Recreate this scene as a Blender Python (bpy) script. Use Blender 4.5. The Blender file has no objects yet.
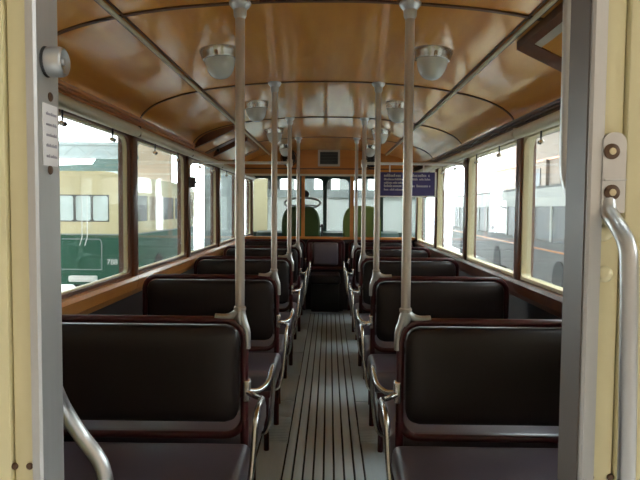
import bpy, bmesh, math, random
from mathutils import Vector, Matrix
random.seed(7)
sc = bpy.context.scene
COL = sc.collection

# ------------------------------------------------------------------ camera
CAM = Vector((0.021, 0.0, 1.35)); YAW, PITCH, ROLL, FPX = 0.0146, 0.0529, 0.0076, 600.0
fwd = Vector((-math.sin(YAW)*math.cos(PITCH), math.cos(YAW)*math.cos(PITCH), -math.sin(PITCH)))
r0 = Vector((math.cos(YAW), math.sin(YAW), 0)); u0 = r0.cross(fwd)
RGT = math.cos(ROLL)*r0 + math.sin(ROLL)*u0; UPV = -math.sin(ROLL)*r0 + math.cos(ROLL)*u0
cd = bpy.data.cameras.new('camera'); cam = bpy.data.objects.new('camera', cd); COL.objects.link(cam)
M = Matrix((RGT, UPV, -fwd)).transposed().to_4x4(); M.translation = CAM; cam.matrix_world = M
cd.sensor_width = 36.0; cd.lens = 36.0*FPX/640.0; cd.clip_start = 0.02
sc.camera = cam
def ray(u, v): return fwd + RGT*((u-320)/FPX) - UPV*((v-240)/FPX)
def PY(u, v, y): d = ray(u, v); return CAM + d*((y-CAM.y)/d.y)      # a measured point on a plane of constant depth
def PX(u, v, x): d = ray(u, v); return CAM + d*((x-CAM.x)/d.x)

# ------------------------------------------------------------------ world, light, exposure
w = bpy.data.worlds.new('world'); sc.world = w; w.use_nodes = True
bg = w.node_tree.nodes['Background']; bg.inputs['Color'].default_value = (0.90, 0.97, 1.0, 1); bg.inputs['Strength'].default_value = 5.0
vs = sc.view_settings; vs.view_transform = 'Standard'; vs.look = 'None'; vs.gamma = 1.0; vs.use_curve_mapping = False
vs.exposure = 1.22

# ------------------------------------------------------------------ materials
MATS = {}
def mat(name, col, rough=0.5, metal=0.0, coat=0.0, coat_rough=0.1, noise=None, spec=0.5, bump=None):
    """noise = (scale xyz, second colour, detail, amount) ; bump = (scale, strength)"""
    m = bpy.data.materials.new(name); m.use_nodes = True; nt = m.node_tree
    p = nt.nodes['Principled BSDF']
    p.inputs['Roughness'].default_value = rough; p.inputs['Metallic'].default_value = metal
    p.inputs['Coat Weight'].default_value = coat; p.inputs['Coat Roughness'].default_value = coat_rough
    p.inputs['Specular IOR Level'].default_value = spec
    p.inputs['Base Color'].default_value = (*col, 1)
    if noise:
        s, c2, det, amt = noise
        tc = nt.nodes.new('ShaderNodeTexCoord'); mp = nt.nodes.new('ShaderNodeMapping'); mp.inputs['Scale'].default_value = s
        nz = nt.nodes.new('ShaderNodeTexNoise'); nz.inputs['Scale'].default_value = 1.0; nz.inputs['Detail'].default_value = det
        rp = nt.nodes.new('ShaderNodeValToRGB'); rp.color_ramp.elements[0].position = 0.5-amt; rp.color_ramp.elements[1].position = 0.5+amt
        rp.color_ramp.elements[0].color = (*col, 1); rp.color_ramp.elements[1].color = (*c2, 1)
        nt.links.new(tc.outputs['Object'], mp.inputs['Vector']); nt.links.new(mp.outputs['Vector'], nz.inputs['Vector'])
        nt.links.new(nz.outputs['Fac'], rp.inputs['Fac']); nt.links.new(rp.outputs['Color'], p.inputs['Base Color'])
    if bump:
        tc = nt.nodes.new('ShaderNodeTexCoord'); nb = nt.nodes.new('ShaderNodeTexNoise'); nb.inputs['Scale'].default_value = bump[0]
        nb.inputs['Detail'].default_value = 3
        bp = nt.nodes.new('ShaderNodeBump'); bp.inputs['Strength'].default_value = bump[1]; bp.inputs['Distance'].default_value = 0.01
        nt.links.new(tc.outputs['Object'], nb.inputs['Vector']); nt.links.new(nb.outputs['Fac'], bp.inputs['Height']); nt.links.new(bp.outputs['Normal'], p.inputs['Normal'])
        if coat: nt.links.new(bp.outputs['Normal'], p.inputs['Coat Normal'])
    MATS[name] = m
    return m
mat('ceiling_wood', (0.70, 0.245, 0.024), 0.34, coat=1.0, coat_rough=0.08, noise=((9, 1.2, 9), (0.92, 0.43, 0.065), 6, 0.25), bump=(1.7, 0.28))
mat('header_wood', (0.52, 0.18, 0.03), 0.35, coat=0.5, coat_rough=0.15, noise=((1.5, 9, 9), (0.64, 0.25, 0.05), 5, 0.2))
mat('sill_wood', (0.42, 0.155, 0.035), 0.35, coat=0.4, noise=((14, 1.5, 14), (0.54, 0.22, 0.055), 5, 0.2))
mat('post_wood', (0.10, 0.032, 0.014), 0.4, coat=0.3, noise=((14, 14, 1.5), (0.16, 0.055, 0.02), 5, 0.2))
mat('dark_wood', (0.085, 0.032, 0.016), 0.4, coat=0.3)
mat('strip_grey', (0.50, 0.45, 0.38), 0.45)
mat('jamb_dark', (0.13, 0.112, 0.102), 0.45)
mat('bead', (0.11, 0.04, 0.015), 0.4)
mat('burgundy', (0.055, 0.005, 0.008), 0.30, coat=0.25)
mat('vinyl', (0.014, 0.009, 0.0095), 0.38, spec=0.36, noise=((6, 6, 6), (0.020, 0.013, 0.0135), 4, 0.25), bump=(260, 0.06))
mat('seat_vinyl', (0.095, 0.076, 0.095), 0.30, spec=0.9, noise=((6, 6, 6), (0.115, 0.092, 0.115), 4, 0.25), bump=(260, 0.06))
mat('seat_under', (0.016, 0.012, 0.012), 0.6)
mat('chrome', (0.62, 0.60, 0.57), 0.25, metal=1.0, bump=(40, 0.02))
mat('aluminium', (0.48, 0.485, 0.49), 0.38, metal=1.0, noise=((30, 30, 3), (0.58, 0.58, 0.575), 4, 0.3))
mat('jamb_metal', (0.50, 0.50, 0.49), 0.42, metal=0.75, noise=((40, 40, 2), (0.58, 0.58, 0.57), 4, 0.3))
mat('pole_metal', (0.56, 0.51, 0.47), 0.28, metal=0.6)
mat('cream', (0.70, 0.63, 0.36), 0.4, coat=0.3, noise=((6, 6, 2), (0.74, 0.67, 0.41), 4, 0.3))
mat('frame_cream', (0.62, 0.54, 0.33), 0.4)
mat('tube_cream', (0.72, 0.66, 0.48), 0.35, coat=0.2)
mat('wall_dark', (0.014, 0.008, 0.007), 0.5)
mat('floor_base', (0.012, 0.013, 0.014), 0.7)
mat('floor_slat', (0.54, 0.64, 0.69), 0.40, coat=0.6, coat_rough=0.22, noise=((18, 1.4, 4), (0.69, 0.79, 0.84), 5, 0.3), bump=(25, 0.05))
mat('green_seat', (0.045, 0.10, 0.025), 0.5)
mat('green_light', (0.15, 0.23, 0.055), 0.5)
mat('green_frame', (0.035, 0.075, 0.06), 0.45)
mat('black', (0.008, 0.008, 0.008), 0.4)
mat('dark_grey', (0.09, 0.09, 0.085), 0.5)
mat('rubber', (0.02, 0.02, 0.02), 0.8)
mat('screw_brown', (0.10, 0.055, 0.03), 0.45, metal=0.4)
mat('brass', (0.62, 0.54, 0.36), 0.35, metal=0.8)
mat('white', (0.80, 0.79, 0.76), 0.45)
mat('paper', (0.82, 0.80, 0.79), 0.7)
mat('ink', (0.38, 0.36, 0.40), 0.7)
mat('sign_blue', (0.05, 0.042, 0.19), 0.3, coat=0.3)
mat('sign_text', (0.8, 0.8, 0.85), 0.6)
mat('lamp_glass', (0.62, 0.64, 0.60), 0.25, coat=0.5)
mat('bus_cream', (0.72, 0.62, 0.38), 0.6, spec=0.2)
mat('bus_green', (0.010, 0.095, 0.055), 0.55, spec=0.2)
mat('bus_glass', (0.80, 0.92, 0.92), 0.2, spec=0.8)  # opaque and pale: the bright view through the panes is in the colour
mat('dark_glass', (0.10, 0.10, 0.105), 0.5, spec=0.25)
mat('tail_red', (0.6, 0.02, 0.02), 0.3)
mat('concrete', (0.50, 0.49, 0.47), 0.35, noise=((0.6, 0.6, 0.6), (0.58, 0.57, 0.55), 6, 0.25))
mat('brick_wall', (0.22, 0.165, 0.125), 0.8, noise=((0.5, 0.5, 1.2), (0.29, 0.225, 0.18), 6, 0.3))
mat('pale_wall', (0.66, 0.72, 0.70), 0.7, noise=((0.5, 0.5, 0.5), (0.74, 0.79, 0.77), 4, 0.3))
mat('tan_wall', (0.48, 0.37, 0.27), 0.8)
mat('steel_grey', (0.30, 0.34, 0.34), 0.6)
mat('coach_white', (0.66, 0.66, 0.63), 0.7, spec=0.15)
mat('coach_grey', (0.20, 0.195, 0.19), 0.7, spec=0.15)
mat('orange_line', (0.75, 0.25, 0.05), 0.4)
# window glass: clear, with a fresnel sheen and a little dust that catches the light
g = bpy.data.materials.new('glass'); g.use_nodes = True; nt = g.node_tree; nt.nodes.clear()
out = nt.nodes.new('ShaderNodeOutputMaterial'); tr = nt.nodes.new('ShaderNodeBsdfTransparent'); gl = nt.nodes.new('ShaderNodeBsdfGlossy')
tr.inputs['Color'].default_value = (0.93, 0.96, 0.95, 1); gl.inputs['Roughness'].default_value = 0.03
lw = nt.nodes.new('ShaderNodeLayerWeight'); lw.inputs['Blend'].default_value = 0.5
pw = nt.nodes.new('ShaderNodeMath'); pw.operation = 'POWER'; pw.inputs[1].default_value = 4.5
fr = nt.nodes.new('ShaderNodeMath'); fr.operation = 'MULTIPLY_ADD'; fr.inputs[1].default_value = 0.5; fr.inputs[2].default_value = 0.02
nt.links.new(lw.outputs['Facing'], pw.inputs[0]); nt.links.new(pw.outputs[0], fr.inputs[0])
m1 = nt.nodes.new('ShaderNodeMixShader'); m2 = nt.nodes.new('ShaderNodeMixShader')
tl = nt.nodes.new('ShaderNodeBsdfTranslucent'); tl.inputs['Color'].default_value = (0.9, 0.92, 0.92, 1)
nt.links.new(fr.outputs[0], m1.inputs[0]); nt.links.new(tr.outputs[0], m1.inputs[1]); nt.links.new(gl.outputs[0], m1.inputs[2])
m2.inputs[0].default_value = 0.025
nt.links.new(m1.outputs[0], m2.inputs[1]); nt.links.new(tl.outputs[0], m2.inputs[2]); nt.links.new(m2.outputs[0], out.inputs['Surface'])
MATS['glass'] = g

# ------------------------------------------------------------------ geometry helpers
def smooth_path(pts, n=6):
    pts = [Vector(p) for p in pts]; o = []
    for i in range(len(pts)-1):
        p0 = pts[max(i-1, 0)]; p1 = pts[i]; p2 = pts[i+1]; p3 = pts[min(i+2, len(pts)-1)]
        for k in range(n):
            t = k/n
            o.append(0.5*((2*p1)+(p2-p0)*t+(2*p0-5*p1+4*p2-p3)*t*t+(3*p1-p0-3*p2+p3)*t**3))
    o.append(pts[-1]); return o
class MB:
    def __init__(s): s.v = []; s.f = []
    def add(s, vs, fs):
        b = len(s.v); s.v += [Vector(x) for x in vs]; s.f += [[b+i for i in f] for f in fs]; return s
    def box(s, x0, x1, y0, y1, z0, z1):
        if x0 > x1: x0, x1 = x1, x0
        if y0 > y1: y0, y1 = y1, y0
        if z0 > z1: z0, z1 = z1, z0
        return s.add([(x0,y0,z0),(x1,y0,z0),(x1,y1,z0),(x0,y1,z0),(x0,y0,z1),(x1,y0,z1),(x1,y1,z1),(x0,y1,z1)],
                     [(3,2,1,0),(4,5,6,7),(0,1,5,4),(1,2,6,5),(2,3,7,6),(3,0,4,7)])
    def rbox(s, x0, x1, y0, y1, z0, z1, r=0.01, seg=3):
        bm = bmesh.new(); bmesh.ops.create_cube(bm, size=1.0)
        for v in bm.verts: v.co = Vector(((x0+x1)/2+v.co.x*abs(x1-x0), (y0+y1)/2+v.co.y*abs(y1-y0), (z0+z1)/2+v.co.z*abs(z1-z0)))
        bmesh.ops.bevel(bm, geom=list(bm.edges), offset=r, segments=seg, profile=0.5, affect='EDGES')
        bm.verts.index_update()
        s.add([v.co.copy() for v in bm.verts], [[v.index for v in f.verts] for f in bm.faces]); bm.free(); return s
    def tube(s, path, r, n=10, cap=True, closed=False):
        path = [Vector(p) for p in path]; N = len(path)
        rs = r if isinstance(r, (list, tuple)) else [r]*N
        def tan(i):
            a = path[(i-1) % N] if (closed or i > 0) else path[i]; b = path[(i+1) % N] if (closed or i < N-1) else path[i]
            return (b-a).normalized()
        t = tan(0); up = Vector((0,0,1)) if abs(t.z) < 0.9 else Vector((1,0,0))
        nrm = (up - t*up.dot(t)).normalized(); vs = []
        for i in range(N):
            t2 = tan(i); nrm = (nrm - t2*nrm.dot(t2)).normalized(); bn = t2.cross(nrm)
            for k in range(n):
                a = 2*math.pi*k/n; vs.append(path[i] + (nrm*math.cos(a)+bn*math.sin(a))*rs[i])
        fs = []
        for i in range(N if closed else N-1):
            j = (i+1) % N
            for k in range(n): fs.append((i*n+k, i*n+(k+1) % n, j*n+(k+1) % n, j*n+k))
        if cap and not closed: fs.append(tuple(reversed(range(n)))); fs.append(tuple((N-1)*n+k for k in range(n)))
        return s.add(vs, fs)
    def lathe(s, prof, mtx=None, n=20):
        vs = []; fs = []; P = len(prof)
        for (r, z) in prof:
            for k in range(n):
                a = 2*math.pi*k/n; p = Vector((r*math.cos(a), r*math.sin(a), z)); vs.append(mtx @ p if mtx else p)
        for i in range(P-1):
            for k in range(n): fs.append((i*n+k, i*n+(k+1) % n, (i+1)*n+(k+1) % n, (i+1)*n+k))
        fs.append(tuple(reversed(range(n)))); fs.append(tuple((P-1)*n+k for k in range(n)))
        return s.add(vs, fs)
    def prism(s, poly, axis, a, b):
        """poly: 2D points in the other two axes, extruded along axis from a to b"""
        def pt(p, t):
            if axis == 'x': return (t, p[0], p[1])
            if axis == 'y': return (p[0], t, p[1])
            return (p[0], p[1], t)
        n = len(poly); vs = [pt(p, a) for p in poly]+[pt(p, b) for p in poly]
        fs = [tuple(range(n))[::-1], tuple(range(n, 2*n))]+[(i, (i+1) % n, n+(i+1) % n, n+i) for i in range(n)]
        return s.add(vs, fs)
    def ring(s, outer, inner, axis, a, b):
        """frame between two closed 2D loops of equal length"""
        n = len(outer)
        def pt(p, t): return (t, p[0], p[1]) if axis == 'x' else ((p[0], t, p[1]) if axis == 'y' else (p[0], p[1], t))
        vs = [pt(p, a) for p in outer]+[pt(p, a) for p in inner]+[pt(p, b) for p in outer]+[pt(p, b) for p in inner]; fs = []
        for i in range(n):
            j = (i+1) % n
            fs += [(i, j, n+j, n+i), (2*n+j, 2*n+i, 3*n+i, 3*n+j), (i, 2*n+i, 2*n+j, j), (n+j, 3*n+j, 3*n+i, n+i)]
        return s.add(vs, fs)
    def mesh(s, name, m, smooth=True):
        me = bpy.data.meshes.new(name); me.from_pydata([tuple(v) for v in s.v], [], s.f)
        bm = bmesh.new(); bm.from_mesh(me); bmesh.ops.recalc_face_normals(bm, faces=list(bm.faces)); bm.to_mesh(me); bm.free()
        me.materials.append(MATS[m])
        if smooth:
            me.polygons.foreach_set('use_smooth', [True]*len(me.polygons))
            try: me.set_sharp_from_angle(angle=math.radians(38))
            except Exception: pass
        me.update(); return me
    def build(s, name, m, parent=None, smooth=True, loc=None):
        return link(name, s.mesh(name, m, smooth), parent, loc)
def link(name, me, parent=None, loc=None):
    o = bpy.data.objects.new(name, me); COL.objects.link(o)
    if parent: o.parent = parent
    if loc is not None: o.location = loc
    return o
def tag(o, label, cat=None, group=None, kind=None):
    o['label'] = label
    if cat: o['category'] = cat
    if group: o['group'] = group
    if kind: o['kind'] = kind
    return o
def thing(name, label, cat, loc=(0,0,0), rz=0.0, group=None, kind=None):
    o = link(name, None, None, loc); o.rotation_euler = (0, 0, rz); o.empty_display_size = 0.1
    return tag(o, label, cat, group, kind)
def copy_tree(o, parent=None):
    c = o.copy(); COL.objects.link(c); c.parent = parent
    for ch in list(o.children): copy_tree(ch, c)
    return c
def rrect(a0, a1, b0, b1, r, n=5, radii=None):
    rr = radii or (r, r, r, r); o = []
    for (ca, cb, st, q) in ((a1, b1, 0, rr[0]), (a0, b1, 90, rr[1]), (a0, b0, 180, rr[2]), (a1, b0, 270, rr[3])):
        sa = -1 if ca == a1 else 1; sb = -1 if cb == b1 else 1
        for k in range(n+1):
            t = math.radians(st+90*k/n); o.append((ca+sa*q+q*math.cos(t), cb+sb*q+q*math.sin(t)))
    return o
def rect_like(loop, a0, a1, b0, b1):
    """outer rectangle with as many points as a rounded loop"""
    n = len(loop)//4; c = [(a1, b1), (a0, b1), (a0, b0), (a1, b0)]; o = []
    for q in range(4):
        o += [c[q]]*n
    return o
ROWS = [2.26+1.418*k for k in range(5)]           # 2.26 3.68 5.10 6.51 7.93
POSTS = [0.86]+ROWS+[9.36]
XW = 1.22

# ------------------------------------------------------------------ the setting: floor
FY0, FY1 = 0.74, 7.99
floor = MB().box(-1.26, 1.26, 0.60, 9.6, -0.06, -0.012).build('floor', 'floor_base')
tag(floor, 'grey slatted bus floor running down the aisle', 'floor', kind='structure')
SW = 0.0525
sl = MB().rbox(-SW/2+0.005, SW/2-0.005, 0, 7.80-0.82, -0.014, 0.0, 0.002, 1).mesh('slat', 'floor_slat')
for k in range(8): link('slat', sl, floor, ((k-3.5)*SW+0.004, 0.82, 0))
th = MB().rbox(-0.32, 0.32, 7.64, 7.86, -0.010, 0.004, 0.003, 1).build('threshold_plate', 'floor_slat', floor)
rib = MB().rbox(0, 0.155, 0, 0.017, -0.014, 0.0, 0.002, 1).mesh('rib', 'floor_slat')
plain = {}
for s in (-1, 1):
    x0 = 0.216 if s > 0 else -0.208-0.155
    y = 0.82; bay = 0
    # bands of cross ribs beside the seat feet, plain boards between
    for yr in ROWS:
        for (a, b, ribs) in ((yr-0.95, yr-0.28, False), (yr-0.28, yr+0.12, True), (yr+0.12, yr+0.46, False)):
            if ribs:
                q = a
                while q < b-0.02: link('rib', rib, floor, (x0, q, 0)); q += 0.025
            else:
                key = round(b-a, 3)
                if key not in plain: plain[key] = MB().rbox(0.002, 0.153, 0.004, key-0.004, -0.014, 0.0, 0.002, 1).mesh('floor_board', 'floor_slat')
                if b < 7.9: link('floor_board', plain[key], floor, (x0, a, 0))
    xs = 0.373 if s > 0 else -1.2
    MB().rbox(xs, xs+0.827, 0.82, 7.9, -0.014, 0.0, 0.002, 1).build('side_board', 'floor_slat', floor)

# ------------------------------------------------------------------ the setting: ceiling
CP = [(0, 2.118), (0.15, 2.117), (0.31, 2.110), (0.45, 2.100), (0.56, 2.090), (0.68, 2.074), (0.78, 2.056), (0.88, 2.034), (0.97, 2.006), (1.04, 1.976), (1.09, 1.944), (1.125, 1.908), (1.14, 1.872)]
def zc(x):
    x = abs(x)
    for (a, za), (b, zb) in zip(CP, CP[1:]):
        if x <= b: return za+(zb-za)*(x-a)/(b-a)
    return CP[-1][1]
full = [(-x, z) for x, z in reversed(CP)]+[(x, z) for x, z in CP[1:]]
full = [(p.x, p.y) for p in [Vector((q.x, q.y)) for q in smooth_path([(x, z, 0) for x, z in full], 3)]]
def arch(bt, bb, y0, y1):                       # a sheet following the ceiling, between bb below and bt above
    return MB().prism([(x, z+bt) for x, z in full]+[(x, z+bb) for x, z in reversed(full)], 'y', y0, y1)
ceiling = MB().prism([(-1.27, 1.93)]+[(x*1.09, z+0.055) for x, z in full]+[(1.27, 1.93)]+[(x*1.04, z+0.013) for x, z in reversed(full)], 'y', 0.70, 9.6).build('ceiling', 'cream')
tag(ceiling, 'varnished orange plywood bus ceiling curving down to the windows', 'ceiling', kind='structure')
cuts = [0.80]+ROWS[:4]+[7.93]
for a, b in zip(cuts, cuts[1:]):
    arch(0.010, 0.0, a+0.003, b-0.003).build('ceiling_panel', 'ceiling_wood', ceiling)
arch(0.010, 0.0, 7.96, 9.55).build('ceiling_panel', 'header_wood', ceiling)
for y in ROWS[:4]:
    arch(0.004, -0.006, y-0.011, y+0.011).build('seam_bead', 'bead', ceiling)
for s, nm in ((-1, 'ceiling_rod'), (1, 'ceiling_rod')):
    x = 0.765*s
    MB().tube([(x, 0.85, zc(x)-0.011), (x, 7.9, zc(x)-0.011)], 0.009, 8).build('ceiling_rod', 'tube_cream', ceiling)
    for dx in (-0.016, 0.016):
        MB().box(x+dx-0.003, x+dx+0.003, 0.85, 7.9, zc(x)-0.006-dx*s*0.2, zc(x)+0.004).build('ceiling_rod_edge', 'bead', ceiling)

# ------------------------------------------------------------------ the setting: side walls, sills, posts, cornices, windows
wn = 0
for s, side in ((-1, 'left'), (1, 'right')):
    wall = MB().box(s*1.215, s*1.262, 0.80, 9.55, -0.06, 0.90).build('wall_'+side, 'wall_dark')
    tag(wall, 'dark lower side wall of the bus under the %s windows' % side, 'wall', kind='structure')
    MB().box(s*1.215, s*1.262, 0.80, 9.55, 1.775, 1.96).build('cant_panel', 'dark_wood', wall)
    for y in POSTS:
        MB().rbox(s*1.165, s*1.262, y-0.045, y+0.045, 0.90, 1.80, 0.008, 2).build('post', 'post_wood', wall)
    # sloping wooden sill, one board to a bay
    for a, b in zip(POSTS, POSTS[1:]):
        MB().prism([(s*1.262, 0.80), (s*1.205, 0.80), (s*1.165, 0.845), (s*1.150, 0.905), (s*1.158, 0.925), (s*1.262, 0.932)], 'y', a+0.002, b-0.002).build('sill_board', 'sill_wood' if s < 0 else 'post_wood', wall, smooth=False)  # right boards take a darker wood: their shade is put into the colour
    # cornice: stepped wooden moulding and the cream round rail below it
    cor = MB().prism([(s*1.135, 1.893), (s*1.126, 1.884), (s*1.128, 1.872), (s*1.142, 1.868), (s*1.140, 1.858), (s*1.154, 1.854), (s*1.154, 1.843), (s*1.215, 1.843), (s*1.215, 1.95), (s*1.15, 1.95)], 'y', 0.80, 7.93).build('moulding', 'header_wood' if s < 0 else 'dark_wood', wall, smooth=False)  # right moulding is darker, its shading put into the colour
    for a, b in zip(POSTS, POSTS[1:]):
        MB().tube([(s*1.158, a+0.008, 1.809), (s*1.158, b-0.008, 1.809)], 0.033, 16).build('cornice_rail', 'tube_cream', wall)
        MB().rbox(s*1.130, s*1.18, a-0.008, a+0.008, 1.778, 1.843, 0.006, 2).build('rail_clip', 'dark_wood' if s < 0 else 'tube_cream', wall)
    for i, (a, b) in enumerate(zip(POSTS, POSTS[1:])):
        wn += 1
        win = thing('window_%d' % wn, 'bus side window %d of six from the doorway on the %s' % (i+1, side), 'window', (s*1.21, (a+b)/2, 0.93), kind='structure')
        hw = (b-a)/2-0.045
        inn = rrect(-hw+0.016, hw-0.016, 0.018, 0.842, 0.07, 5, (0.075, 0.075, 0.03, 0.03))
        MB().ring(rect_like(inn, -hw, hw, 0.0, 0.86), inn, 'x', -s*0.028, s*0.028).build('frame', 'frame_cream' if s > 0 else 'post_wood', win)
        if s < 0: MB().ring(inn, [(p[0]*0.988, 0.43+(p[1]-0.43)*0.985) for p in inn], 'x', -0.012, 0.012).build('glazing_bead', 'frame_cream', win)
        MB().box(-0.003, 0.003, -hw+0.01, hw-0.01, 0.01, 0.85).build('pane', 'glass', win, smooth=False)
        for q in (-0.30, 0.32):
            lt = MB().tube([(-s*0.045, q, 0.862), (-s*0.045, q, 0.800)], 0.005, 6).build('latch', 'black', win)
            MB().lathe([(0.002, -0.012), (0.012, -0.008), (0.014, 0.0), (0.012, 0.008), (0.002, 0.012)], Matrix.Translation((-s*0.045, q-0.012, 0.787)), 10).build('latch_knob', 'chrome', lt)
            MB().lathe([(0.002, -0.012), (0.012, -0.008), (0.014, 0.0), (0.012, 0.008), (0.002, 0.012)], Matrix.Translation((-s*0.045, q+0.016, 0.787)), 10).build('latch_knob', 'black', lt)

# ------------------------------------------------------------------ the setting: the doorway the picture is taken through
XL, XR, DY0, DY1 = -0.338, 0.336, 0.742, 0.797
rear = thing('wall_rear', 'cream painted metal panels either side of the open doorway', 'wall', (0, DY0, 0), kind='structure')
def rel(mb): 
    mb.v = [v-Vector((0, DY0, 0)) for v in mb.v]; return mb
xl2 = PY(31, 240, DY0).x; xr2 = PY(599, 240, DY0).x
gl_ = PY(9, 240, DY0).x; gr_ = PY(621, 240, DY0).x
# left: panel between trim and a shallow fold, then the next panel
rel(MB().rbox(gl_+0.001, xl2-0.0005, DY0+0.001, DY1, -0.05, 2.12, 0.003, 2)).build('panel', 'cream', rear)
rel(MB().rbox(-1.25, gl_-0.001, DY0-0.004, DY1, -0.05, 2.12, 0.004, 2)).build('panel', 'cream', rear)
rel(MB().rbox(xr2+0.0005, gr_-0.001, DY0+0.001, DY1, -0.05, 2.12, 0.003, 2)).build('panel', 'cream', rear)
rel(MB().rbox(gr_+0.001, 1.25, DY0-0.005, DY1, -0.05, 2.12, 0.004, 2)).build('panel', 'cream', rear)
rel(MB().box(xl2, xr2, DY0+0.002, DY1, 2.02, 2.12)).build('lintel', 'cream', rear, smooth=False)
for p in ((15, 466), (30, 466), (590, 477), (610, 477)):
    c = PY(p[0], p[1], DY0+0.001); 
    rel(MB().lathe([(0.0045, -0.001), (0.0045, 0.0015), (0.003, 0.003)], Matrix.Translation(c) @ Matrix.Rotation(math.pi/2, 4, 'X'), 12)).build('screw', 'screw_brown', rear)
dome = None
for p in ((604, 233), (604, 274)):
    c = PY(p[0], p[1], DY0+0.001)
    rel(MB().lathe([(0.0105, 0.0), (0.0100, 0.003), (0.008, 0.006), (0.005, 0.008), (0.001, 0.009)], Matrix.Translation(c) @ Matrix.Rotation(math.pi/2, 4, 'X'), 18)).build('domed_stud', 'cream', rear)
door = thing('door_1', 'brushed aluminium trim of the open doorway', 'door frame', (0, DY0, 0), kind='structure')
for s, xi, xo in ((-1, XL, xl2), (1, XR, xr2)):
    rel(MB().prism([(xo, DY0-0.006), (xi+s*0.003, DY0-0.006), (xi, DY0-0.003), (xi, DY1), (xi+s*0.012, DY1), (xi+s*0.012, DY0+0.004), (xo, DY0+0.004)], 'z', -0.05, 2.06)).build('jamb', 'jamb_metal', door, smooth=False)
rel(MB().box(XL, XR, DY0-0.004, DY1, 2.0, 2.03)).build('head', 'jamb_metal', door, smooth=False)
for (u, v) in ((50, 97), (50, 170)):
    c = PX(u, v, XL)
    rel(MB().lathe([(0.006, -0.001), (0.006, 0.001), (0.004, 0.0025)], Matrix.Translation(c) @ Matrix.Rotation(math.pi/2, 4, 'Y'), 12)).build('screw', 'screw_brown', door)

rel(MB().box(XR-0.002, XR+0.0005, DY0+0.0005, DY1+0.004, -0.05, 2.03)).build('jamb_strip', 'jamb_dark', door, smooth=False)  # darker strip laid over the inner face of the right jamb
# round metal stop on the left jamb
c = PX(46.5, 62, XL)
stop = thing('door_stop', 'round turned metal door stop on the left door jamb', 'door stop', c)
Ry = Matrix.Rotation(math.radians(90), 4, 'Y')
MB().lathe([(0.0195, -0.0002), (0.018, 0.003), (0.0185, 0.0035)], Ry, 24).build('washer', 'rubber', stop)
MB().lathe([(0.018, 0.003), (0.0188, 0.005), (0.0188, 0.019), (0.0175, 0.0225), (0.015, 0.024), (0.007, 0.0215), (0.0045, 0.020), (0.004, 0.0235), (0.001, 0.0237)], Ry, 28).build('knob', 'aluminium', stop)
# notice on the left jamb
a = PX(41.5, 102, XL); b = PX(57, 167, XL)
notice = thing('paper_notice', 'small white paper notice with five lines stuck on left jamb', 'notice', (XL+0.0005, (a.y+b.y)/2, b.z))
hy = abs(b.y-a.y)/2; hz = a.z-b.z
MB().box(0, 0.0012, -hy, hy, 0, hz).build('sheet', 'paper', notice, smooth=False)
rnd = random.Random(3)
def greek(mb, plane, a0, a1, b0, h, off):       # rows of tiny letter strokes, too small to read, as in the photo
    x = a0
    while x < a1:
        wlen = min(rnd.uniform(3, 8)*h*0.62, a1-x); q = x
        while q < x+wlen-0.2*h:
            hh = h*rnd.choice((0.68, 0.68, 1.0, 0.72)); ww = h*0.17
            for (p0, p1, z0, z1) in ((q, q+ww, b0, b0+hh), (q, q+h*0.42, b0+hh-ww, b0+hh), (q+h*0.28, q+h*0.42, b0, b0+hh*0.6)):
                if plane == 'x': mb.box(off, off+0.0006, p0, p1, z0, z1)
                else: mb.box(p0, p1, off-0.0008, off, z0, z1)
            q += h*0.58
        x += wlen+h*0.5
for k in range(5):
    mb = MB(); greek(mb, 'x', -hy*0.62, hy*0.86, hz*(0.82-0.172*k), hz*0.052, 0.0012)
    mb.build('text_line', 'ink', notice, smooth=False)
# bent grab rails: outside right, inside right, inside left
hd = thing('grab_bar', 'bent metal grab bar screwed to the right cream panel', 'handle', PY(611, 215, DY0))
O = hd.location
a = PY(600.5, 133, DY0); b = PY(621, 213, DY0)
pl = MB().ring(rrect(a.x-O.x, b.x-O.x, b.z-O.z, a.z-O.z, 0.0125, 5, (0.0125, 0.0125, 0.006, 0.002)), [((a.x+b.x)/2-O.x, (a.z+b.z)/2-O.z)]*24, 'y', 0.0, -0.009).build('plate', 'aluminium', hd)
mid = PY(611, 180, DY0); MB().rbox(a.x-O.x+0.002, b.x-O.x, -0.0115, -0.008, mid.z-O.z-0.0015, mid.z-O.z+0.001, 0.0005, 1).build('plate_ridge', 'aluminium', hd)
for v in (151.5, 192.5):
    c = PY(611.5, v, DY0-0.009)-O
    sc_ = MB().lathe([(0.0095, 0.0), (0.0095, 0.002), (0.0075, 0.0035)], Matrix.Translation(c) @ Matrix.Rotation(math.pi/2, 4, 'X'), 18).build('screw', 'screw_brown', hd)
    MB().lathe([(0.0045, 0.003), (0.004, 0.0045), (0.001, 0.0048)], Matrix.Translation(c) @ Matrix.Rotation(math.pi/2, 4, 'X'), 12).build('screw_centre', 'brass', sc_)
pth = [PY(608, 198, DY0-0.004)-O, PY(610, 214, DY0-0.012)-O, PY(619, 228, DY0-0.032)-O, PY(627, 246, DY0-0.045)-O, PY(629, 275, DY0-0.05)-O, PY(628, 380, DY0-0.05)-O, PY(626.5, 470, DY0-0.05)-O]
e = pth[-1]; pth.append(Vector((e.x, e.y, e.z-0.25)))
MB().tube(smooth_path(pth, 6), [0.0085]*6+[0.0100]*(6*6)+[0.0105], 14).build('rail', 'aluminium', hd)
ri = thing('inner_grab_rail', 'vertical metal grab rail just inside the right door jamb', 'grab rail', (XR, DY1, 1.3))
O = ri.location
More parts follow.
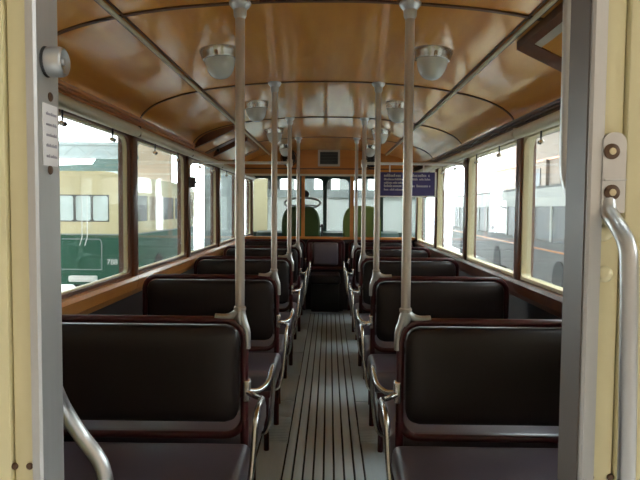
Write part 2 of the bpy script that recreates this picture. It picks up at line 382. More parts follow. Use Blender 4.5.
pth = [PY(571.5, -40, 0.885)-O, PY(569.5, 60, 0.885)-O, PY(567, 150, 0.885)-O, PY(568, 178, 0.88)-O, PY(574, 198, 0.86)-O, PY(584, 212, 0.83)-O, PY(596, 220, 0.80)-O]
top = pth[0]; pth = [Vector((top.x+0.04, top.y-0.08, top.z+0.22)), Vector((top.x, top.y, top.z+0.16))]+pth
MB().tube(smooth_path(pth, 6), 0.0105, 14).build('rail', 'aluminium', ri)
MB().lathe([(0.02, 0), (0.02, 0.004), (0.013, 0.008)], Matrix.Translation(pth[-1]+Vector((0.004, -0.003, 0))) @ Matrix.Rotation(-math.pi/2, 4, 'Y'), 16).build('flange', 'aluminium', ri)
li = thing('inner_grab_rail', 'metal grab rail bending out of the left door jamb low down', 'grab rail', (XL, DY1, 1.0))
O = li.location
pth = [PY(28, 352, 0.80)-O, PY(45, 368, 0.83)-O, PY(62, 405, 0.87)-O, PY(80, 434, 0.885)-O, PY(96, 455, 0.885)-O, PY(104, 472, 0.885)-O, PY(106, 495, 0.885)-O]
e = pth[-1]; pth += [Vector((e.x, e.y, e.z-0.15)), Vector((e.x, e.y, e.z-0.40)), Vector((e.x-0.05, e.y-0.06, e.z-0.48))]
MB().tube(smooth_path(pth, 6), 0.0115, 14).build('rail', 'aluminium', li)

# ------------------------------------------------------------------ cab partition, header, windscreen
YP = 7.95
head = MB().prism([(x, z) for x, z in full if abs(x) < 1.13]+[(1.13, 1.775), (-1.13, 1.775)], 'y', YP, YP+0.05).build('trim_1', 'header_wood')
tag(head, 'varnished orange wooden header above the driver cab opening', 'header', kind='structure')
MB().box(-1.13, 1.13, YP-0.012, YP, 1.775, 1.80).build('edge_strip', 'tube_cream', head, smooth=False)
MB().box(-1.13, 1.13, YP-0.008, YP, 1.862, 1.876).build('edge_strip', 'dark_wood', head, smooth=False)
for s in (-1, 1): MB().box(s*0.30, s*0.345, YP, YP+0.045, 0.97, 1.776).build('post', 'header_wood', head, smooth=False)
part = MB().box(-1.2, 1.2, YP, YP+0.04, 0.0, 0.94).build('trim_2', 'wall_dark')
tag(part, 'low dark partition with orange top rail behind the last seats', 'partition', kind='structure')
MB().rbox(-1.2, 1.2, YP-0.012, YP+0.052, 0.938, 0.972, 0.006, 2).build('top_rail', 'header_wood', part)
vc = PY(329, 158, YP)
vent = thing('air_vent', 'grey rectangular vent grille on the orange wooden header', 'vent', (vc.x, YP, vc.z-0.11))
o_ = rrect(-0.145, 0.145, 0, 0.215, 0.01, 5); i_ = rrect(-0.118, 0.118, 0.027, 0.188, 0.006, 5)
MB().ring(o_, i_, 'y', -0.022, -0.0005).build('frame', 'strip_grey', vent)
MB().box(-0.118, 0.118, -0.006, -0.0005, 0.027, 0.188).build('backing', 'black', vent, smooth=False)
for k in range(8): MB().box(-0.118, 0.118, -0.016, -0.006, 0.034+k*0.0195, 0.042+k*0.0195).build('slat', 'dark_grey', vent, smooth=False)
for s, (u, v), word in ((-1, (289, 158), 'left'), (1, (372, 160.5), 'right')):
    c = PY(u, v, YP-0.10)
    fan = thing('cab_fan', 'small round black fan on the header, %s of the vent' % word, 'fan', (c.x, YP, c.z), group='fans on the cab header')
    Rx = Matrix.Rotation(math.pi/2, 4, 'X')
    MB().lathe([(0.035, 0.0005), (0.035, 0.02), (0.018, 0.03), (0.018, 0.06), (0.075, 0.065), (0.085, 0.085), (0.06, 0.098), (0.02, 0.102)], Rx, 18).build('motor', 'black', fan)
    mb = MB()
    for rr, dy in ((0.105, -0.10), (0.085, -0.125), (0.05, -0.135), (0.105, -0.08)):
        mb.tube([(rr*math.cos(t), dy, rr*math.sin(t)) for t in [2*math.pi*k/24 for k in range(24)]], 0.006, 6, closed=True)
    mb.build('guard', 'black', fan)
    for k in range(4):
        t = math.radians(45+90*k); n1 = Vector((math.cos(t), 0, math.sin(t))); n2 = Vector((-math.sin(t), 0, math.cos(t)))
        MB().add([n1*0.015+n2*0.01+Vector((0,-0.11,0)), n1*0.09+n2*0.045+Vector((0,-0.10,0)), n1*0.095-n2*0.015+Vector((0,-0.115,0)), n1*0.015-n2*0.01+Vector((0,-0.113,0)),
                  n1*0.015+n2*0.01+Vector((0,-0.107,0)), n1*0.09+n2*0.045+Vector((0,-0.097,0)), n1*0.095-n2*0.015+Vector((0,-0.112,0)), n1*0.015-n2*0.01+Vector((0,-0.110,0))],
                 [(0,1,2,3),(7,6,5,4),(0,4,5,1),(1,5,6,2),(2,6,7,3),(3,7,4,0)]).build('blade', 'dark_grey', fan)
YF = 9.55
wf = MB().box(-1.26, 1.26, YF, YF+0.05, -0.06, 0.93).build('wall_front', 'green_frame')
tag(wf, 'dark green front wall of the bus below the windscreen', 'wall', kind='structure')
MB().box(-1.26, 1.26, YF, YF+0.05, 1.84, 2.16).build('front_panel', 'green_frame', wf, smooth=False)
panes = [(-1.20, -0.90), (-0.81, -0.475), (-0.415, -0.075), (-0.015, 0.335), (0.395, 0.80), (0.88, 1.20)]
for i, (a, b) in enumerate(panes):
    wn += 1
    win = thing('window_%d' % wn, 'windscreen pane %d of six from the left with rounded top corners' % (i+1), 'window', ((a+b)/2, YF+0.02, 0.93), kind='structure')
    lo = -1.26 if i == 0 else (panes[i-1][1]+a)/2; hi = 1.26 if i == 5 else (b+panes[i+1][0])/2
    c = (a+b)/2; inn = rrect(a-c, b-c, 0.04, 0.885, 0.08, 5, (0.09, 0.09, 0.03, 0.03))
    MB().ring(rect_like(inn, lo-c, hi-c, 0.0, 0.92), inn, 'y', -0.02, 0.025).build('frame', 'green_frame', win)
    MB().box(a-c-0.005, b-c+0.005, -0.002, 0.002, 0.035, 0.89).build('pane', 'glass', win, smooth=False)
cabf = MB().box(-1.2, 1.2, 8.0, 9.54, 0.0, 0.30).build('floor_cab', 'seat_under')
tag(cabf, 'raised dark floor of the driver cab', 'floor', kind='structure')

# ------------------------------------------------------------------ driver cab
def cab_seat(name, loc, label, hw, gm='green_seat'):
    t = thing(name, label, 'seat', loc, group='green cab seats')
    n = 7; prof = []
    for k in range(25):
        a = math.pi*k/24; prof.append((hw*math.copysign(abs(math.cos(a))**0.55, math.cos(a)), 0.78+0.30*abs(math.sin(a))**0.8))
    prof += [(-hw*0.94, 0.42), (hw*0.94, 0.42)]
    mb = MB().prism(prof, 'y', -0.05, 0.05); me = mb.mesh('backrest', gm); bm = bmesh.new(); bm.from_mesh(me)
    bmesh.ops.bevel(bm, geom=[e for e in bm.edges if abs(e.verts[0].co.y-e.verts[1].co.y) < 1e-6], offset=0.022, segments=3, affect='EDGES'); bm.to_mesh(me); bm.free()
    me.polygons.foreach_set('use_smooth', [True]*len(me.polygons)); link('backrest', me, t)
    MB().rbox(-hw, hw, 0.03, 0.48, 0.40, 0.52, 0.03, 3).build('cushion', gm, t)
    MB().lathe([(0.14, 0.0), (0.13, 0.02), (0.05, 0.03), (0.04, 0.40)], Matrix.Translation((0, 0.24, 0)), 14).build('pedestal', 'black', t)
    return t
cab_seat('driver_chair', (PY(301, 210, 8.45).x, 8.45, 0.30), 'green driver seat behind the steering wheel, seen from its back', 0.27)
cab_seat('cab_chair', (PY(362, 210, 8.45).x, 8.45, 0.31), 'lighter green cab seat on the right of the driver', 0.27, 'green_light')
c = PY(302.5, 203, 8.95)
sw = thing('steering_wheel', 'large thin steering wheel in front of the driver seat', 'steering wheel', (c.x, c.y, 0.30))
tm = Matrix.Translation((0, 0, c.z-0.30)) @ Matrix.Rotation(math.radians(18), 4, 'X')
MB().tube([tm @ Vector((0.265*math.cos(t), 0.265*math.sin(t), 0)) for t in [2*math.pi*k/36 for k in range(36)]], 0.016, 8, closed=True).build('rim', 'steel_grey', sw)
for k in range(3):
    t = math.radians(90+120*k); MB().tube([tm @ Vector((0, 0, -0.03)), tm @ Vector((0.26*math.cos(t), 0.26*math.sin(t), 0))], 0.009, 6).build('spoke', 'dark_grey', sw)
MB().tube([tm @ Vector((0, 0, -0.01)), tm @ Vector((0, 0.02, -0.15)), Vector((0, 0.22, 0.0))], [0.04, 0.028, 0.025], 10).build('column', 'black', sw)
c = PY(305, 194, 9.40)
mir = thing('cab_mirror', 'round black mirror hanging at the windscreen above the wheel', 'mirror', (c.x, 9.53, c.z))
MB().lathe([(0.01, 0.05), (0.045, 0.06), (0.062, 0.075), (0.064, 0.085), (0.060, 0.092), (0.01, 0.093)], Matrix.Rotation(math.pi/2, 4, 'X'), 20).build('housing', 'black', mir)
MB().tube([(0, -0.055, 0), (-0.04, -0.02, 0.0), (-0.06, 0.0, 0.02)], 0.008, 6).build('arm', 'black', mir)
dash = MB().prism([(9.20, 0.30), (9.20, 0.86), (9.28, 0.97), (9.53, 0.99), (9.53, 0.30)], 'x', -1.1, 1.1).build('dashboard', 'green_frame')
tag(dash, 'dark green dashboard under the windscreen', 'dashboard')
c = PY(322, 226, 9.1)
lv = thing('gear_lever', 'black gear lever standing between the green cab seats', 'lever', (c.x, 9.1, 0.30))
MB().tube([(0, 0.03, 0), (0, 0, c.z-0.32)], 0.014, 8).build('shaft', 'black', lv)
MB().lathe([(0.004, -0.03), (0.028, -0.015), (0.032, 0.0), (0.024, 0.02), (0.004, 0.03)], Matrix.Translation((0, 0, c.z-0.30)), 12).build('knob', 'black', lv)

# ------------------------------------------------------------------ the benches
ORD = ['nearest the doorway', 'second from the doorway', 'third from the doorway', 'fourth from the doorway', 'against the cab partition']
def bench(s, double, label):
    t = thing('bench_seat', label, 'bench', (s*0.70, 0, 0), group='passenger benches along the aisle')
    x0, x1 = 0.297-0.70, 1.115-0.70
    def X(x): return s*x
    loop = rrect(x0, x1, 0.476, 0.922, 0.075, 6)
    MB().tube([(X(a), 0, b) for a, b in loop], 0.0155, 10, closed=True).build('back_frame', 'burgundy', t)
    # the bulging pad, both sides upholstered
    nx, nz = 18, 12; px0, px1, pz0, pz1 = x0+0.020, x1-0.020, 0.533, 0.903
    vs = []; fs = []
    def outline(u, v):
        # rounded rectangle in unit square mapped from a disc-like grid
        hw, hh, r = (px1-px0)/2, (pz1-pz0)/2, 0.055
        a, b = u*hw, v*hh
        ex, ez = max(abs(a)-(hw-r), 0), max(abs(b)-(hh-r), 0); d = math.hypot(ex, ez)
        if ex > 0 and ez > 0:
            m = max(ex, ez)/d; ex *= m; ez *= m
            a = math.copysign(hw-r+ex, a); b = math.copysign(hh-r+ez, b)
        return a, b
    for side in (-1, 1):
        for j in range(nz+1):
            for i in range(nx+1):
                u = -math.cos(math.pi*i/nx) if True else 0; v = -math.cos(math.pi*j/nz)
                a, b = outline(u, v)
                th_ = 0.016+0.030*((1-abs(u)**6)*(1-abs(v)**6))**0.5
                vs.append((X((px0+px1)/2+a), side*th_, (pz0+pz1)/2+b))
    def id(sd, i, j): return sd*(nx+1)*(nz+1)+j*(nx+1)+i
    for sd in (0, 1):
        for j in range(nz):
            for i in range(nx): fs.append((id(sd,i,j), id(sd,i+1,j), id(sd,i+1,j+1), id(sd,i,j+1)))
    bd = [(i, 0) for i in range(nx)]+[(nx, j) for j in range(nz)]+[(i, nz) for i in range(nx, 0, -1)]+[(0, j) for j in range(nz, 0, -1)]
    for k in range(len(bd)):
        p, q = bd[k], bd[(k+1) % len(bd)]; fs.append((id(0,*p), id(0,*q), id(1,*q), id(1,*p)))
    MB().add(vs, fs).build('back_pad', 'vinyl', t)
    for xx in (x0+0.0, x1-0.0):
        MB().tube([(X(xx), 0, 0.54), (X(xx), 0, 0.0)], 0.0165, 10).build('upright', 'burgundy', t)
    for d in ((-1, 1) if double else (-1,)):
        MB().rbox(X(x0-0.035), X(x1+0.02), d*0.045, d*0.50, 0.355, 0.470, 0.032, 4).build('cushion', 'seat_vinyl', t)
        MB().rbox(X(x0-0.005), X(x1), d*0.06, d*0.47, 0.315, 0.358, 0.006, 2).build('seat_frame', 'burgundy', t)
        for xx in (x0+0.02, x1-0.05):
            MB().tube([(X(xx), d*0.42, 0.33), (X(xx), d*0.40, 0.0)], 0.015, 8).build('leg', 'burgundy', t)
        pth = [(X(x0), d*0.004, 0.652), (X(x0-0.045), d*0.035, 0.640), (X(x0-0.078), d*0.10, 0.652), (X(x0-0.083), d*0.20, 0.668), (X(x0-0.083), d*0.275, 0.672),
               (X(x0-0.082), d*0.315, 0.655), (X(x0-0.080), d*0.335, 0.60), (X(x0-0.072), d*0.36, 0.48), (X(x0-0.05), d*0.375, 0.36), (X(x0-0.01), d*0.38, 0.335)]
        MB().tube(smooth_path(pth, 5), 0.0105, 10).build('armrest', 'chrome', t)
    MB().rbox(X(x0-0.024), X(x0+0.004), -0.020, 0.020, 0.610, 0.695, 0.008, 3).build('armrest_clamp', 'chrome', t)
    return t
protos = {}
for s, side in ((-1, 'left'), (1, 'right')):
    protos[s] = bench(s, True, 'x')
    for k in range(4):
        o = protos[s] if k == 0 else copy_tree(protos[s])
        o.location = (s*0.70, ROWS[k], 0)
        o['label'] = 'black vinyl back-to-back bench on the %s of the aisle, %s' % (side, ORD[k])
    o = bench(s, False, 'black vinyl bench on the %s of the aisle facing the camera, %s' % (side, ORD[4]))
    o.location = (s*0.70, 7.91, 0)
# centre seat at the end of the aisle
cs = thing('centre_seat', 'single black vinyl seat at the far end of the aisle', 'seat', (0.0, 7.90, 0))
loop = rrect(-0.255, 0.215, 0.56, 0.925, 0.05, 6)
MB().tube([(a, 0, b) for a, b in loop], 0.02, 10, closed=True).build('back_frame', 'burgundy', cs)
MB().rbox(-0.185, 0.145, -0.035, 0.02, 0.60, 0.90, 0.028, 4).build('back_pad', 'seat_vinyl', cs)
for a, b in ((-0.236, -0.19), (0.15, 0.196)): MB().rbox(a, b, -0.012, 0.01, 0.58, 0.91, 0.005, 2).build('back_panel', 'burgundy', cs)
MB().rbox(-0.21, 0.17, -0.50, -0.04, 0.40, 0.52, 0.03, 4).build('cushion', 'vinyl', cs)
MB().rbox(-0.20, 0.16, -0.14, 0.0, 0.0, 0.40, 0.01, 2).build('base_box', 'seat_under', cs)

# ------------------------------------------------------------------ poles
def pole(s, label):
    t = thing('grab_pole', label, 'pole', (s*0.3144, 0, 0.922), group='grab poles along the aisle')
    top = zc(0.3144)-0.922
    MB().tube([(0, 0, 0.045), (0, 0, top-0.012)], 0.0178, 14).build('shaft', 'pole_metal', t)
    MB().lathe([(0.0225, 0.038), (0.0235, 0.042), (0.0235, 0.050), (0.0195, 0.054)], None, 16).build('collar', 'pole_metal', t)
    # forked casting that clasps the bench corner
    mb = MB()
    a = smooth_path([(0, 0, 0.050), (s*0.006, 0, 0.034), (s*0.026, 0, 0.018), (s*0.055, 0, 0.011), (s*0.095, 0, 0.014)], 5)
    mb.tube(a, [0.0215-0.0095*(i/(len(a)-1))**0.7 for i in range(len(a))], 12)
    a = smooth_path([(0, 0, 0.050), (-s*0.004, 0, 0.026), (-s*0.014, 0, -0.008), (-s*0.026, 0, -0.045), (-s*0.028, 0, -0.108)], 5)
    mb.tube(a, [0.0215-0.0080*(i/(len(a)-1))**0.7 for i in range(len(a))], 12)
    a = [(0, 0, 0.035), (s*0.004, 0, 0.012), (-s*0.004, 0, -0.016)]; mb.tube(a, [0.020, 0.021, 0.014], 10)
    mb.build('forked_foot', 'aluminium', t)
    MB().lathe([(0.019, top-0.06), (0.024, top-0.05), (0.025, top-0.028), (0.038, top-0.014), (0.042, top-0.006), (0.042, top-0.0005)], None, 18).build('ceiling_flange', 'aluminium', t)
    return t
for s, side in ((-1, 'left'), (1, 'right')):
    p0 = pole(s, 'x')
    for k in range(4):
        o = p0 if k == 0 else copy_tree(p0)
        o.location = (s*0.3144, ROWS[k], 0.922); o['label'] = 'upright metal grab pole on the %s of the aisle, %s' % (side, ORD[k])
# crossbars from the third poles to the walls
zb = PY(364, 163.5, ROWS[2]).z
for s, side in ((-1, 'left'), (1, 'right')):
    t = thing('cross_bar', 'pale metal cross bar from the third %s pole to the side wall' % side, 'bar', (s*0.3144, ROWS[2], zb), group='cross bars')
    MB().tube([(s*0.018, 0, 0), (s*(1.15-0.3144), 0, 0)], 0.0125, 12).build('bar', 'white', t)
    MB().lathe([(0.023, -0.03), (0.025, -0.025), (0.025, 0.025), (0.023, 0.03)], None, 14).build('clamp', 'pole_metal', t)
    MB().lathe([(0.032, 0), (0.032, 0.008), (0.02, 0.02)], Matrix.Translation((s*(1.165-0.3144), 0, 0)) @ Matrix.Rotation(-s*math.pi/2, 4, 'Y'), 14).build('wall_flange', 'pole_metal', t)
# blue notice board hanging from the right crossbar
a = PY(378.5, 172, ROWS[2]-0.0); b = PY(434.5, 196, ROWS[2])
sg = thing('hanging_sign', 'dark blue sign with white lettering hanging from the cross bar', 'sign', ((a.x+b.x)/2, ROWS[2], b.z))
hw, hh = (b.x-a.x)/2, a.z-b.z
MB().rbox(-hw, hw, -0.006, 0.006, 0, hh, 0.003, 1).build('board', 'sign_blue', sg)
MB().box(-hw-0.004, hw+0.01, -0.008, 0.008, -0.012, -0.0005).build('edge_strip', 'white', sg, smooth=False)
MB().box(hw+0.0005, hw+0.014, -0.008, 0.008, -0.012, hh).build('edge_strip', 'white', sg, smooth=False)
for q in (-0.6, 0.6): MB().box(q*hw-0.006, q*hw+0.006, -0.004, 0.004, hh-0.002, zb-b.z-0.0126).build('strap', 'white', sg, smooth=False)
for k, (a0, a1, h) in enumerate(((-0.80, 0.84, 0.024), (-0.80, 0.84, 0.017), (-0.80, 0.05, 0.017), (-0.80, 0.86, 0.021), (-0.80, -0.10, 0.017))):
    mb = MB(); greek(mb, 'y', a0*hw, a1*hw, hh*(0.80-0.145*k), h, -0.006); mb.build('text_line', 'sign_text', sg, smooth=False)

# ------------------------------------------------------------------ ceiling lamps
def lamp(label):
    t = thing('ceiling_lamp', label, 'lamp', (0, 0, 0), group='round ceiling lamps')
    MB().lathe([(0.092, 0.012), (0.092, -0.004), (0.088, -0.012), (0.084, -0.030), (0.080, -0.040), (0.070, -0.042)], None, 28).build('base_ring', 'chrome', t)
    pr = []
    for k in range(13):
        a = math.pi/2*k/12; pr.append((0.073*math.cos(a)**0.75 if k < 12 else 0.002, -0.040-0.092*math.sin(a)**1.2))
    MB().lathe(pr, None, 28).build('glass_bowl', 'lamp_glass', t)
    for k in range(3):
        a = math.radians(-90+120*k); MB().lathe([(0.008, -0.012), (0.009, -0.008), (0.009, 0.010), (0.006, 0.013)], Matrix.Translation((0.082*math.cos(a), 0.082*math.sin(a), -0.028)), 10).build('clip', 'chrome', t)
    return t
lp = lamp('x'); first = True
for s, side in ((-1, 'left'), (1, 'right')):
    for k in range(4):
        o = lp if first else copy_tree(lp); first = False
        x = s*0.505; o.location = (x, 2.87+1.418*k, zc(x)-0.006); o.rotation_euler = (0, s*0.09, 0)
        o['label'] = 'chrome ringed frosted glass ceiling lamp, %s row, %s' % (side, ['nearest', 'second', 'third', 'farthest'][k])

# ------------------------------------------------------------------ wooden boxes in the roof corners over the doors
def roof_box(s, y0, y1, label):
    xa, xb = 0.80, 1.135; za, zb_ = 2.018, 1.855
    t = thing('door_gear_box', label, 'box', (s*0.97, y0, 1.93), group='wooden boxes in the roof corners')
    def prof(x0, x1, drop):
        def zl(x): return za+(zb_-za)*(x-xa)/(xb-xa)-drop
        xs = [x0+(x1-x0)*k/10 for k in range(11)]
        return [(s*(x-0.97), zl(x)-1.93) for x in xs]
    def piece(x0, x1, ya, yb, drop, nm, m, top=None):
        lo = prof(x0, x1, drop); xs = [x0+(x1-x0)*k/10 for k in range(11)]
        hi = [(s*(x-0.97), zc(x)-1.93-0.001) for x in reversed(xs)] if top is None else [(p[0], p[1]+top) for p in reversed(lo)]
        MB().prism(lo+hi, 'y', ya-y0, yb-y0).build(nm, m, t, smooth=False)
    piece(xa, xb, y0, y0+0.05, 0.0, 'end_board', 'post_wood'); piece(xa, xb, y1-0.13, y1, 0.0, 'end_board', 'post_wood')
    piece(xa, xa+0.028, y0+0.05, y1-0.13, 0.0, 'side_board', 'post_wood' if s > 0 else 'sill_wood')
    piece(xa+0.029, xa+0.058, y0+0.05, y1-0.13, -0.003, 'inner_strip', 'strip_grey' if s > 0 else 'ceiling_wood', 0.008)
    piece(xa+0.059, xb, y0+0.05, y1-0.13, -0.006, 'bottom_panel', 'ceiling_wood', 0.006)
    MB().rbox(s*(1.03-0.97)-0.012, s*(1.03-0.97)+0.012, y1-y0-0.045, y1-y0-0.02, -0.055, -0.028, 0.003, 1).build('catch', 'black', t)
roof_box(1, 1.30, 2.56, 'dark edged wooden box in the roof corner above the right window near the doorway')
roof_box(-1, 5.16, 5.72, 'dark edged wooden box in the left roof corner after the third pole')
roof_box(-1, 6.00, 7.00, 'second dark edged wooden box in the left roof corner near the cab')

c = PX(192, 182.5, -1.15)
bx = thing('switch_box', 'small black box on the window post beside the third left window', 'box', (-1.1645, ROWS[2]-0.0, c.z-0.045))
MB().rbox(0.0, 0.045, -0.04, 0.04, 0.0, 0.09, 0.006, 2).build('case', 'black', bx)
MB().lathe([(0.010, 0.0), (0.010, 0.012), (0.006, 0.015)], Matrix.Translation((0.044, 0, 0.045)) @ Matrix.Rotation(math.pi/2, 4, 'Y'), 12).build('button', 'dark_grey', bx)
# ------------------------------------------------------------------ the hall outside
GZ = -0.80
gnd = MB().box(-40, 40, -12, 45, GZ-0.1, GZ).build('floor_hall', 'concrete')
tag(gnd, 'grey concrete hall floor outside the bus', 'floor', kind='structure')
def text_mesh(txt, size):
    cu = bpy.data.curves.new('lettering', 'FONT'); cu.body = txt; cu.size = size; cu.extrude = 0.004; cu.align_x = 'CENTER'
    o = bpy.data.objects.new('lettering', cu); COL.objects.link(o)
    dg = bpy.context.evaluated_depsgraph_get(); me = bpy.data.meshes.new_from_object(o.evaluated_get(dg)); bpy.data.objects.remove(o); return me
def old_bus(loc, rz, label, L=6.6, W=2.2, number=None):
    """rear at y=0, body runs to +y; z=0 is the ground"""
    t = thing('vintage_bus', label, 'bus', loc, rz, group=None)
    hw = W/2
    lower = rrect(-hw, hw, 0.0, L, 0.22, 5)
    MB().prism(lower, 'z', 0.35, 1.50).build('lower_body', 'bus_green', t)
    MB().prism(lower, 'z', 1.52, 1.80).build('waist', 'bus_cream', t)
    rf = [(-hw, 2.42), (-hw, 2.62), (-hw+0.08, 2.78), (-hw+0.28, 2.90), (-hw+0.6, 2.96), (hw-0.6, 2.96), (hw-0.28, 2.90), (hw-0.08, 2.78), (hw, 2.62), (hw, 2.42)]
    MB().prism(rf, 'y', 0.0, L).build('roof', 'bus_cream', t)
    MB().prism(rrect(-hw-0.008, hw+0.008, -0.008, L+0.008, 0.22, 5), 'z', 1.495, 1.525).build('waist_band', 'steel_grey', t)
    # rear: posts and three panes
    xs = [-0.60, -0.20, 0.20, 0.60]
    MB().box(-hw+0.05, -0.60, 0.01, 0.12, 1.80, 2.42).build('rear_panel', 'bus_cream', t); MB().box(0.60, hw-0.05, 0.01, 0.12, 1.80, 2.42).build('rear_panel', 'bus_cream', t)
    for a, b in zip(xs, xs[1:]):
        f = MB().ring(rrect(a, b, 1.80, 2.42, 0.02, 3), rrect(a+0.025, b-0.025, 1.825, 2.395, 0.05, 3), 'y', -0.005, 0.04).build('rear_window', 'dark_grey', t)
        MB().box(a+0.02, b-0.02, 0.015, 0.025, 1.82, 2.40).build('pane', 'bus_glass', f)
    # sides: pillars and panes
    n = 5; st = (L-0.3)/n
    for s in (-1, 1):
        for k in range(n+1): MB().box(s*(hw-0.06), s*hw, 0.12+k*st-0.06, 0.12+k*st+0.06, 1.80, 2.42).build('pillar', 'bus_cream', t)
        for k in range(n): MB().box(s*(hw-0.035), s*(hw-0.025), 0.12+k*st+0.06, 0.12+(k+1)*st-0.06, 1.80, 2.42).build('side_window', 'dark_glass' if k not in (1, 4) else 'tan_wall', t)
        for yy in (2.2, L-1.2):
            wh = MB().lathe([(0.20, -0.12), (0.44, -0.12), (0.47, -0.08), (0.47, 0.08), (0.44, 0.12), (0.20, 0.12)], Matrix.Translation((s*(hw-0.10), yy, 0.47)) @ Matrix.Rotation(math.pi/2, 4, 'Y'), 24).build('wheel', 'rubber', t)
            MB().lathe([(0.20, -0.126), (0.16, -0.13), (0.16, 0.13), (0.20, 0.126)], Matrix.Translation((s*(hw-0.10), yy, 0.47)) @ Matrix.Rotation(math.pi/2, 4, 'Y'), 18).build('hub', 'steel_grey', wh)
        MB().lathe([(0.06, 0.0), (0.06, 0.03), (0.03, 0.045)], Matrix.Translation((s*0.96, 0.01, 0.92)) @ Matrix.Rotation(math.pi/2, 4, 'X'), 12).build('tail_lamp', 'tail_red', t)
        MB().lathe([(0.05, 0.0), (0.05, 0.03), (0.03, 0.04)], Matrix.Translation((s*0.96, 0.01, 1.08)) @ Matrix.Rotation(math.pi/2, 4, 'X'), 12).build('tail_lamp', 'white', t)
    # engine flap outline, pipes, bumper
    MB().tube([(-0.55, -0.006, 0.70), (0.42, -0.006, 0.70), (0.42, -0.006, 1.32), (0.38, -0.006, 1.40), (-0.50, -0.006, 1.40)], 0.012, 6).build('flap_edge', 'steel_grey', t)
    for x in (-0.02, 0.10): MB().tube([(x, -0.02, 2.40), (x, -0.03, 1.45), (x-0.06, -0.03, 1.25)], 0.010, 6).build('trolley_rope', 'white', t)
    MB().rbox(-0.32, 0.32, -0.12, 0.02, 0.42, 0.56, 0.03, 2).build('bumper', 'white', t)
    if number:
        me = text_mesh(number, 0.17); me.materials.clear(); me.materials.append(MATS['white']); o = link('number', me, t); o.rotation_euler = (math.pi/2, 0, 0); o.location = (0.66, -0.004, 0.82)
    return t
old_bus((-5.62, 13.7, GZ), 0.0, 'cream and green bus numbered 788 parked outside the left windows, rear towards us', number='788')
# left background
def post_thing(name, label, cat, x, y, wx, wy, z1, m, z0=GZ):
    t = thing(name, label, cat, (x, y, z0))
    MB().box(-wx/2, wx/2, -wy/2, wy/2, 0.0, z1-z0).build('shaft', m, t, smooth=False)
    MB().box(-wx/2-0.08, wx/2+0.08, -wy/2-0.08, wy/2+0.08, 0.0, 0.18).build('base', m, t, smooth=False)
    MB().box(-wx/2-0.06, wx/2+0.06, -wy/2-0.06, wy/2+0.06, z1-z0-0.15, z1-z0).build('cap', m, t, smooth=False)
    return t
wl = MB().box(-8.7, -6.9, 26.0, 26.4, GZ, 4.6).build('wall_hall_left', 'tan_wall')
tag(wl, 'tan hall wall behind the second left window', 'wall', kind='structure')
post_thing('hall_column', 'grey steel hall column seen in the third left window', 'column', -3.95, 20.5, 0.5, 0.5, 7.6, 'steel_grey')
post_thing('hall_column', 'grey steel hall column seen in the fourth left window', 'column', -4.65, 27.5, 0.5, 0.6, 7.6, 'steel_grey')
bt = thing('roof_girder', 'pale grey horizontal roof girder high in the nearest left window', 'girder', (-11, 24.5, 3.3))
MB().box(-7, 3.2, -0.15, 0.15, 0, 0.12).build('flange', 'steel_grey', bt, smooth=False); MB().box(-7, 3.2, -0.15, 0.15, 0.55, 0.67).build('flange', 'steel_grey', bt, smooth=False)
MB().box(-7, 3.2, -0.02, 0.02, 0.12, 0.55).build('web', 'steel_grey', bt, smooth=False)
for k in range(10): MB().tube([(-7+k*1.02, 0, 0.10), (-6.5+k*1.02, 0, 0.57), (-6+k*1.02, 0, 0.10)], 0.04, 6).build('lattice', 'steel_grey', bt)
tt = thing('low_shed', 'dark low shed roof seen above the roof of bus 788', 'shed', (-12.2, 31, GZ))
MB().prism([(-2.4, 3.95), (-2.4, 4.2), (0.2, 4.3), (0.5, 4.75), (3.2, 4.75), (3.2, 3.95)], 'y', -0.6, 0.6).build('roof', 'green_frame', tt, smooth=False)
MB().box(-2.3, 3.1, -0.5, 0.5, 0, 3.95).build('wall', 'pale_wall', tt, smooth=False)
for k in range(6): MB().box(0.6+k*0.42, 0.85+k*0.42, -0.5, 0.5, 4.75, 4.95).build('roof_vent', 'green_frame', tt, smooth=False)
# ahead
wa = MB().box(-2.8, 3.4, 21, 21.4, GZ, 2.0).build('wall_hall_front', 'pale_wall')
tag(wa, 'pale hall wall seen through the windscreen', 'wall', kind='structure')
MB().box(-2.8, 3.4, 20.8, 21.0, 1.72, 2.0).build('wall_coping', 'steel_grey', wa, smooth=False)
MB().box(-2.8, 3.4, 21.0, 21.3, 2.75, 3.1).build('wall_coping', 'steel_grey', wa, smooth=False)
MB().box(-2.85, -2.12, 20.7, 20.95, GZ, 2.35).build('cream_door', 'bus_cream', wa, smooth=False)
x = -2.8
for k in range(10):
    ww = (0.32, 0.5, 0.22, 0.42)[k % 4]
    MB().box(x, x+ww, 21.0, 21.25, 2.0, 2.75).build('wall_pier', ('steel_grey', 'dark_grey', 'pale_wall')[k % 3], wa, smooth=False); x += ww+0.28
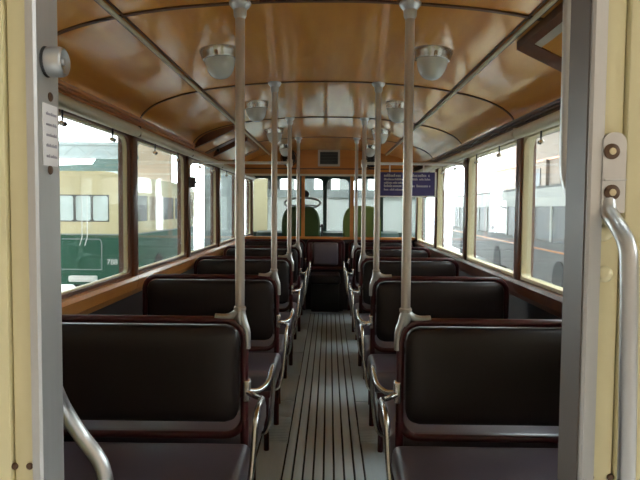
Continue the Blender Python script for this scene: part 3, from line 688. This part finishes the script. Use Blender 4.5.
# right: brick wall and a white coach
mb = MB()                                      # roof added to block light, with gaps beside the bus letting some in
mb.box(-14, -5.2, -9, 42, 7.6, 7.9).box(-1.6, 1.6, -9, 42, 7.6, 7.9).box(6.4, 15, -9, 42, 7.6, 7.9)
mb.box(-5.2, -3.4, 0, 42, 7.6, 7.9).box(-3.4, -1.6, 10, 42, 7.6, 7.9).box(1.6, 6.4, 9.5, 42, 7.6, 7.9).box(-5.2, -1.6, -9, 0, 7.6, 7.9).box(1.6, 6.4, -9, 0, 7.6, 7.9)
rf = mb.build('ceiling_light_block', 'steel_grey')
tag(rf, 'plain grey hall roof added to block light, with gaps that let some in', 'roof', kind='structure')
wb = MB().box(-14, 15, -5.4, -5.0, GZ, 7.6).build('wall_light_block_rear', 'tan_wall')  # unseen wall, added to cut the light from behind
tag(wb, 'unseen tan wall added behind the camera to block light', 'wall', kind='structure')
wl2 = MB().box(-10.4, -10.0, -5, 11.5, GZ, 7.6).build('wall_light_block_left', 'tan_wall')  # unseen wall, added to weaken the light from the left
tag(wl2, 'unseen tan wall added left of the bus to block light', 'wall', kind='structure')
wr = MB().box(13.0, 13.4, -5, 12, GZ, 4.4).box(13.0, 13.4, 12, 48, GZ, 7.6).build('wall_hall_right', 'brick_wall')  # near stretch, out of view, is kept low to let light in
tag(wr, 'brownish brick hall wall beyond the right windows', 'wall', kind='structure')
MB().box(12.9, 13.0, 12, 48, 4.3, 4.42).build('wall_stripe', 'orange_line', wr, smooth=False)
for k, y in enumerate((14, 19, 24.5, 30, 36)):
    MB().box(12.8, 13.0, y-0.25, y+0.25, GZ, 4.35).build('pilaster', 'brick_wall', wr, smooth=False)
    MB().box(12.95, 13.0, y+1.2, y+3.4, 1.9, 3.9).build('wall_window', 'dark_glass', wr, smooth=False)
ct = thing('tram', 'long grey tram with white upper band and orange line beyond right windows', 'tram', (5.4, 12.0, GZ), math.radians(-2))
MB().prism(rrect(-0.0, 2.4, 0.0, 17.5, 0.25, 5), 'z', 0.35, 1.35).build('lower_body', 'coach_grey', ct)
MB().prism(rrect(-0.012, 2.412, -0.012, 17.512, 0.25, 5), 'z', 1.12, 1.16).build('stripe', 'orange_line', ct)
MB().prism(rrect(0.0, 2.4, 0.0, 17.5, 0.25, 5), 'z', 2.24, 2.71).build('upper_band', 'coach_white', ct)
MB().prism(rrect(0.15, 2.25, 0.15, 17.35, 0.25, 5), 'z', 2.71, 2.80).build('roof', 'coach_grey', ct)
for k in range(12):
    y = 0.15+k*1.4; MB().box(0.02, 0.08, y, y+0.10, 1.35, 2.24).build('pillar', 'coach_white', ct, smooth=False)
    MB().box(0.05, 0.06, y+0.10, y+1.4, 1.35, 2.24).build('side_window', 'dark_glass', ct, smooth=False)
MB().box(0.5, 2.3, 0.2, 17.3, 1.35, 2.24).build('cabin', 'coach_grey', ct, smooth=False)
for y in (2.2, 8.2, 14.5):
    wh = MB().lathe([(0.2, -0.12), (0.46, -0.12), (0.48, 0.0), (0.46, 0.12), (0.2, 0.12)], Matrix.Translation((0.10, y, 0.48)) @ Matrix.Rotation(math.pi/2, 4, 'Y'), 22).build('wheel', 'rubber', ct)
